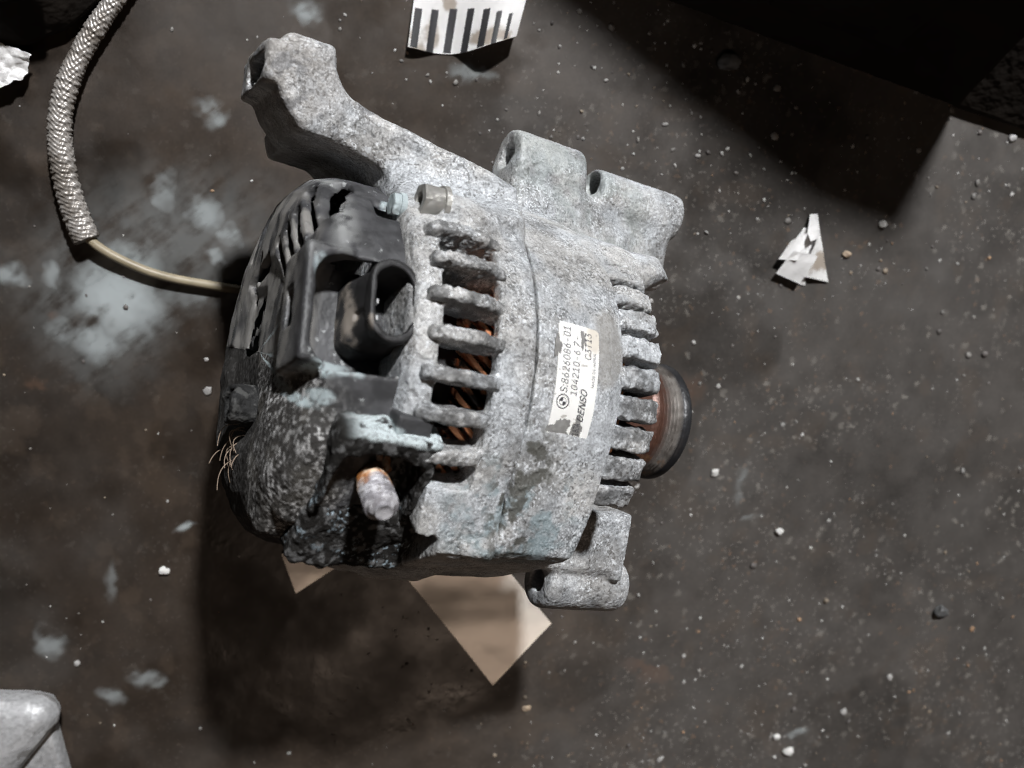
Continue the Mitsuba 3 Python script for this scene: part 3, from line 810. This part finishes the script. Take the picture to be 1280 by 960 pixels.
def thing(key, mesh, m, label, cat, smooth=True, group=None, **kw):
    k = add(key, mesh, m, smooth, **kw)
    labels[k] = {'label': label, 'category': cat}
    if group: labels[k]['group'] = group
    return k


scene['white_chip'] = PB(lambda p, n, uv: mix((.42, .41, .39), (.66, .65, .63), fbm(p.x * 600, p.y * 600, p.z * 600)), .6)
scene['tan_chip'] = PB(lambda p, n, uv: mix((.28, .20, .13), (.42, .34, .26), fbm(p.x * 600, p.y * 600, p.z * 600)), .6)
scene['dark_stone'] = PB(lambda p, n, uv: mix((.02, .02, .02), (.15, .15, .15), fbm(p.x * 350, p.y * 350, p.z * 350)), .5, lambda p, n, uv: .0006 * fbm(p.x * 500, p.y * 500, p.z * 500))
for i, (x, y, s, m, lb, ct) in enumerate([
        (.2665, -.1430, .0036, 'dark_stone', 'dark grey pebble alone on the floor at the lower right', 'pebble'),
        (.1737, -.0936, .0022, 'white_chip', 'round white crumb casting a small dark shadow right of the lower ear', 'crumb'),
        (.1790, -.2057, .0019, 'white_chip', 'brightest white crumb near the lower edge of the floor', 'crumb'),
        (.1861, -.2147, .0026, 'white_chip', 'flat ragged pale crumb right below the brightest white crumb', 'crumb'),
        (-.1166, -.0948, .0022, 'white_chip', 'white crumb on the floor left of the alternator shadow', 'crumb'),
        (.2175, .0560, .0020, 'white_chip', 'white crumb beside the corner of the upper right shadow', 'crumb'),
        (.1390, -.0618, .0019, 'white_chip', 'small oblong white crumb to the right below the pulley', 'crumb'),
        (.1372, .1268, .0042, 'dark_stone', 'black lump lying in the shadow at the top right', 'lump'),
        (.2000, .0420, .0020, 'tan_chip', 'tan seed-like chip right of the folded white paper', 'chip'),
        (.0470, -.1770, .0018, 'tan_chip', 'tan chip in the lower ear shadow below the shiny sheet', 'chip')]):
    r_ = rock(s, i + 3, .55 if m != 'dark_stone' else .8); r_.apply_translation([x, y, s * .42])
    thing('pebble' if ct in ('pebble', 'lump') else 'crumb', r_, m, lb, ct)

# ------------------------------------------------------------------ braided sleeve with a wire
def sleeve_color(p, n, uv):
    a = fbm(p.x * 90, p.y * 90, p.z * 90, octaves=4)
    br = .5 + .5 * dr.sin(uv.x * 2600 + dr.sin(uv.y * 6.2832 * 5) * 1.2) * dr.cos(uv.y * 6.2832 * 9 + uv.x * 900)
    c = mix((.25, .225, .20), (.46, .44, .42), smoothstep(.15, .9, br) * (.25 + .6 * fbm(p.x * 140, p.y * 140, 4.0)) + .30 * a)
    return mix(c, (.13, .11, .09), .7 * smoothstep(.48, .62, a))


scene['braid'] = bump({'type': 'principled', 'base_color': proc(sleeve_color), 'roughness': .38, 'metallic': .35}, lambda p, n, uv: .0002 * dr.sin(uv.x * 2600 + dr.sin(uv.y * 6.2832 * 5) * 1.2) * dr.cos(uv.y * 6.2832 * 9 + uv.x * 900), 2e-4)
SP = np.array([[-.106, .160, .0068], [-.117, .1437, .0068], [-.1271, .1299, .0068], [-.1368, .113, .0067], [-.1417, .0975, .0067], [-.1424, .082, .0067], [-.1400, .0646, .0068], [-.1355, .0500, .0072]])
m = tube(SP, np.linspace(.0034, .0054, 220) + .00012 * np.sin(np.arange(220) * 1.1) + .00030 * rng.uniform(-1, 1, 220), 24, 220)
v = m.vertices; v[:220 * 24, 2] = .0050 + (v[:220 * 24, 2] - .0068) * .75
uvs = np.zeros((len(v), 2)); uvs[:220 * 24, 0] = np.repeat(m.u, 24); uvs[:220 * 24, 1] = np.tile(np.arange(24) / 24, 220); uvs[-2:] = [[0, 0], [m.u[-1], 0]]
scene['sleeved_wire__braided_sleeve'] = mikit.ply(tm(v, m.faces), 'braid', smooth=True, uv=uvs)
scene['tan_insulation'] = PB(lambda p, n, uv: mix((.17, .14, .09), (.34, .29, .20), fbm(p.x * 150, p.y * 150, p.z * 150)), .45)
scene['sleeved_wire__wire'] = mikit.ply(tube([[-.138, .058, .006], [-.1345, .0505, .0055], [-.1247, .0428, .0042], [-.1093, .0357, .0032], [-.0935, .0319, .0026], [-.0774, .0290, .0024], [-.060, .0265, .0024]], .0019, 14, 80), 'tan_insulation', smooth=True)
labels['sleeved_wire'] = {'label': 'tan wire coming out of a frayed silvery braided sleeve at the upper left', 'category': 'wire'}


# ------------------------------------------------------------------ paper scraps and sheets
def sheet(fn, nu, nv, th=.00025):
    """A thin sheet with real thickness: fn(u, v) -> points for u, v in [0, 1]."""
    u, v = np.meshgrid(np.linspace(0, 1, nu), np.linspace(0, 1, nv), indexing='ij')
    p = fn(u, v)
    n = np.cross(np.gradient(p, axis=0), np.gradient(p, axis=1)); n /= np.linalg.norm(n, axis=2, keepdims=True) + 1e-12
    n = np.where(n[..., 2:3] < 0, -n, n)
    top, bot = (p + n * th).reshape(-1, 3), p.reshape(-1, 3)
    i = np.arange(nu * nv).reshape(nu, nv)
    q = np.stack([i[:-1, :-1], i[1:, :-1], i[1:, 1:], i[:-1, 1:]], -1).reshape(-1, 4)
    k = nu * nv
    rim = np.r_[i[:, 0], i[-1, 1:], i[::-1, -1][1:], i[0, ::-1][1:-1]]; r2 = np.roll(rim, -1)
    side = np.stack([rim, rim + k, r2 + k, r2], -1)
    q = np.vstack([q, q[:, ::-1] + k, side[:, ::-1]])
    m = tm(np.vstack([bot, top]), np.vstack([q[:, [0, 1, 2]], q[:, [0, 2, 3]]])); m.fix_normals()
    return m


def bil(c):
    c = np.asarray(c, float)
    return lambda u, v: (c[0] * ((1 - u) * (1 - v))[..., None] + c[1] * (u * (1 - v))[..., None] + c[2] * (u * v)[..., None] + c[3] * ((1 - u) * v)[..., None])


scene['white_paper'] = {'type': 'twosided', 'bsdf': PB(lambda p, n, uv: mix(mix((.52, .51, .50), (.74, .735, .73), fbm(p.x * 120, p.y * 120, p.z * 120)), (.22, .17, .12), .8 * smoothstep(.60, .72, fbm(p.x * 75 + 4, p.y * 75, 2.0, octaves=5))), .6)}
scene['black_print'] = PB((.02, .02, .022), .6)


def paper_pt(u, v):                      # u along the lower edge, v upwards
    p = bil([(-.0045, .1285, 0), (.0405, .1335, 0), (.0475, .158, 0), (.0005, .160, 0)])(u, v)
    p[..., 1] += -.004 * np.sin(np.pi * u) * (1 - v)
    p[..., 2] = .0006 + .0045 * np.abs(u - .2) ** 1.2 * 2 + .0022 * np.sin(u * 9 + 1) * (1 - v) + .003 * (1 - v) * np.exp(-((u - .75) / .25) ** 2)
    p[..., 2] = np.maximum(p[..., 2], .0004)
    return p


scene['printed_paper__sheet'] = mikit.ply(sheet(paper_pt, 50, 30), 'white_paper', smooth=40)
labels['printed_paper'] = {'label': 'torn white paper with black bars along its lower edge, at the top of the floor', 'category': 'paper'}
for i, (u0, u1, v0, v1) in enumerate([(.02, .085, .01, .50), (.17, .235, .0, .52), (.33, .40, .01, .55), (.49, .55, .0, .55), (.63, .69, .01, .52), (.75, .80, .0, .46), (.87, .905, .01, .40)]):
    def fn(u, v, u0=u0, u1=u1, v0=v0, v1=v1):
        p = paper_pt(u0 + (u1 - u0) * u, v0 + (v1 - v0) * v); p[..., 2] += .00030; return p
    add('printed_paper__bar', sheet(fn, 6, 10, .00008), 'black_print', 40)

# folded white paper at the right
A_, B_, C_, D_, E_ = (.1818, .0600, .003), (.1915, .0290, .0015), (.1665, .0290, .004), (.1615, .0345, .005), (.1690, .0500, .006)


def crease(c, seed, amp=.0006, n=14):
    fn0 = bil(c)
    def fn(u, v):
        p = fn0(u, v); p[..., 2] += amp * (meshkit.fbm(p * 160 + seed, 3, seed) - .5) * 2 + .0002; return p
    return sheet(fn, n, n)


FP = [[(.1795, .0605, .0015), (.1835, .0605, .001), (.1840, .0535, .003), (.1775, .0520, .004)],
      [(.1840, .0535, .003), (.1842, .0500, .003), (.1790, .0480, .005), (.1775, .0520, .004)],
      [(.1838, .0545, .0026), (.1912, .0290, .0008), (.1745, .0325, .0042), (.1815, .0470, .0052)],
      [(.1775, .0520, .0044), (.1690, .0485, .0055), (.1640, .0400, .0040), (.1720, .0395, .0065)],
      [(.1700, .0440, .0062), (.1822, .0415, .0066), (.1755, .0285, .0036), (.1635, .0335, .0032)],
      [(.1770, .0545, .0014), (.1840, .0520, .0012), (.1906, .0300, .0006), (.1672, .0405, .0016)],
      [(.1790, .0330, .0015), (.1800, .0275, .0004), (.1770, .0280, .0004), (.1765, .0330, .0016)]]
for i, c in enumerate(FP): add('folded_paper__flap', crease(c, i + 3), 'white_paper', 40)
labels['folded_paper'] = {'label': 'small crumpled white paper folded to a triangle, right of the pulley', 'category': 'paper'}

# crumpled scrap at the left edge
def crumple(u, v):
    p = bil([(-.172, .104, 0), (-.154, .112, 0), (-.150, .122, 0), (-.170, .127, 0)])(u, v)
    p[..., 2] = .003 + .006 * (meshkit.fbm(p * 190 + 5, 3, 4)); p[..., :2] += .004 * (np.stack([meshkit.fbm(p * 230, 3, 7), meshkit.fbm(p * 230, 3, 8)], -1) - .5)
    return p


scene['paper_scrap'] = mikit.ply(sheet(crumple, 26, 26), 'white_paper', smooth=20)
labels['paper_scrap'] = {'label': 'crumpled white scrap at the left edge below the dark part', 'category': 'paper'}

# shiny beige sheets under the alternator
scene['beige_film'] = {'type': 'twosided', 'bsdf': {'type': 'principled', 'base_color': proc(lambda p, n, uv: mix((.50, .465, .415), (.58, .545, .49), fbm(p.x * 60, p.y * 60, 1.0))), 'roughness': .20, 'specular': .7, 'metallic': .12}}


def card(c, seed, amp):
    fn0 = bil(c)
    def fn(u, v):
        p = fn0(u, v); p[..., 2] += .0008 + amp * meshkit.noise(p * 30 + seed, seed) + .00008 * meshkit.noise(p * 170 + seed, seed); return p
    return sheet(fn, 40, 40, .0004)


thing('beige_sheet', card([(.0302, -.1621, 0), (.0588, -.1328, .0006), (.0200, -.0800, .001), (-.0100, -.1045, 0)], 2, .0019), 'beige_film', 'larger shiny beige sheet on the floor left of the lower ear', 'sheet', 60)
thing('beige_sheet', card([(-.0600, -.1091, 0), (-.0410, -.0975, 0), (-.0440, -.0800, 0), (-.0655, -.0900, 0)], 5, .0008), 'beige_film', 'small corner of beige sheet showing below the melted cover', 'sheet', 60)

# ------------------------------------------------------------------ other machine parts at the edges of the floor
def hullmesh(pts, rad=.003, sub=.006, amp=.0006, seed=1, freq=120):
    hs = m3.Manifold.batch_hull([m3.Manifold.sphere(rad, 12).translate(tuple(map(float, p))) for p in pts]).refine_to_length(sub)
    k = hs.to_mesh(); m = tm(k.vert_properties[:, :3], k.tri_verts)
    m.vertices = m.vertices + m.vertex_normals * (amp * (meshkit.fbm(m.vertices * freq, 3, seed)[:, None] - .5) * 2)
    return m


scene['black_casting'] = PB(lambda p, n, uv: mix((.006, .005, .0045), (.020, .016, .013), fbm(p.x * 80, p.y * 80, p.z * 80, octaves=4)), .8, lambda p, n, uv: .001 * fbm(p.x * 200, p.y * 200, p.z * 200), specular=.12)
top = [(.244, .161), (.206, .170), (.158, .204), (.120, .232), (.070, .262)]
z1 = .2
MB = 'greasy_machine__'
add(MB + 'body', hullmesh([(.100, .156, .004), (.152, .1435, .004), (.2035, .1295, .004), (.247, .113, .004), (.268, .2475, z1), (.232, .258, z1), (.184, .291, z1), (.179, .308, z1), (.146, .320, z1), (.103, .343, z1), (.2, .45, z1), (.30, .45, z1), (.29, .45, .004), (.08, .45, .004)], .003), 'black_casting', 40)
add(MB + 'body_flange', hullmesh([(.05, .170, .004), (.100, .158, .004), (.146, .321, .19), (.103, .344, .2), (.08, .45, .2), (.03, .45, .004), (.16, .45, .2)], .003, seed=4), 'black_casting', 40)
add(MB + 'base_plate', hullmesh([(.249, .1115, .003), (.36, .084, .003), (.285, .222, .10), (.40, .195, .10), (.40, .30, .10), (.285, .30, .10), (.40, .30, .003), (.285, .30, .003)], .0025, seed=7), 'black_casting', 40)
add(MB + 'rib', hullmesh([(.150, .150, .020), (.153, .152, .050), (.205, .135, .018), (.209, .150, .050)], .004, seed=9), 'black_casting', 40)
labels['greasy_machine'] = {'label': 'black greasy machine part filling the upper right corner, throwing a broad shadow', 'category': 'machine part'}
add('dark_bracket__plate', hullmesh([(-.20, .128, .004), (-.163, .128, .004), (-.152, .1285, .004), (-.1385, .134, .004), (-.1255, .145, .004), (-.11, .19, .004), (-.20, .19, .004), (-.17, .15, .03), (-.14, .16, .03), (-.13, .19, .03), (-.20, .19, .03)], .0035, seed=11), 'black_casting', 40)
add('dark_bracket__rim', hullmesh([(-.163, .137, .020), (-.140, .142, .021)], .002, seed=12), 'black_casting', 40)
labels['dark_bracket'] = {'label': 'dark rounded iron bracket in the upper left corner', 'category': 'bracket'}


def grey_color(p, n, uv):
    v = .36 + .35 * (fbm(p.x * 70, p.y * 70, p.z * 70, octaves=4) - .5) + .14 * (noise(p.x * 900, p.y * 900, p.z * 900) - .5)
    return mix(mi.Color3f(v, v, v * 1.01), (.13, .12, .11), .6 * smoothstep(.58, .7, fbm(p.x * 160, p.y * 160, p.z * 160 + 3, octaves=4)))


scene['grey_casting'] = PB(grey_color, .5, lambda p, n, uv: .0006 * fbm(p.x * 300, p.y * 300, p.z * 300), metallic=.25)
add('casting_corner__boss', hullmesh([(-.186, -.150, .012), (-.170, -.1515, .013), (-.197, -.175, .014), (-.215, -.205, .014), (-.23, -.18, .012)], .0095, .003, .0004, 3), 'grey_casting', 40)
add('casting_corner__plate', hullmesh([(-.1685, -.158, .008), (-.1625, -.200, .008), (-.19, -.23, .008), (-.22, -.23, .008), (-.20, -.18, .008), (-.1685, -.158, .004), (-.1625, -.200, .004)], .003, .003, .0004, 5), 'grey_casting', 40)
labels['casting_corner'] = {'label': 'light grey cast metal corner with a rounded edge at the lower left', 'category': 'casting'}
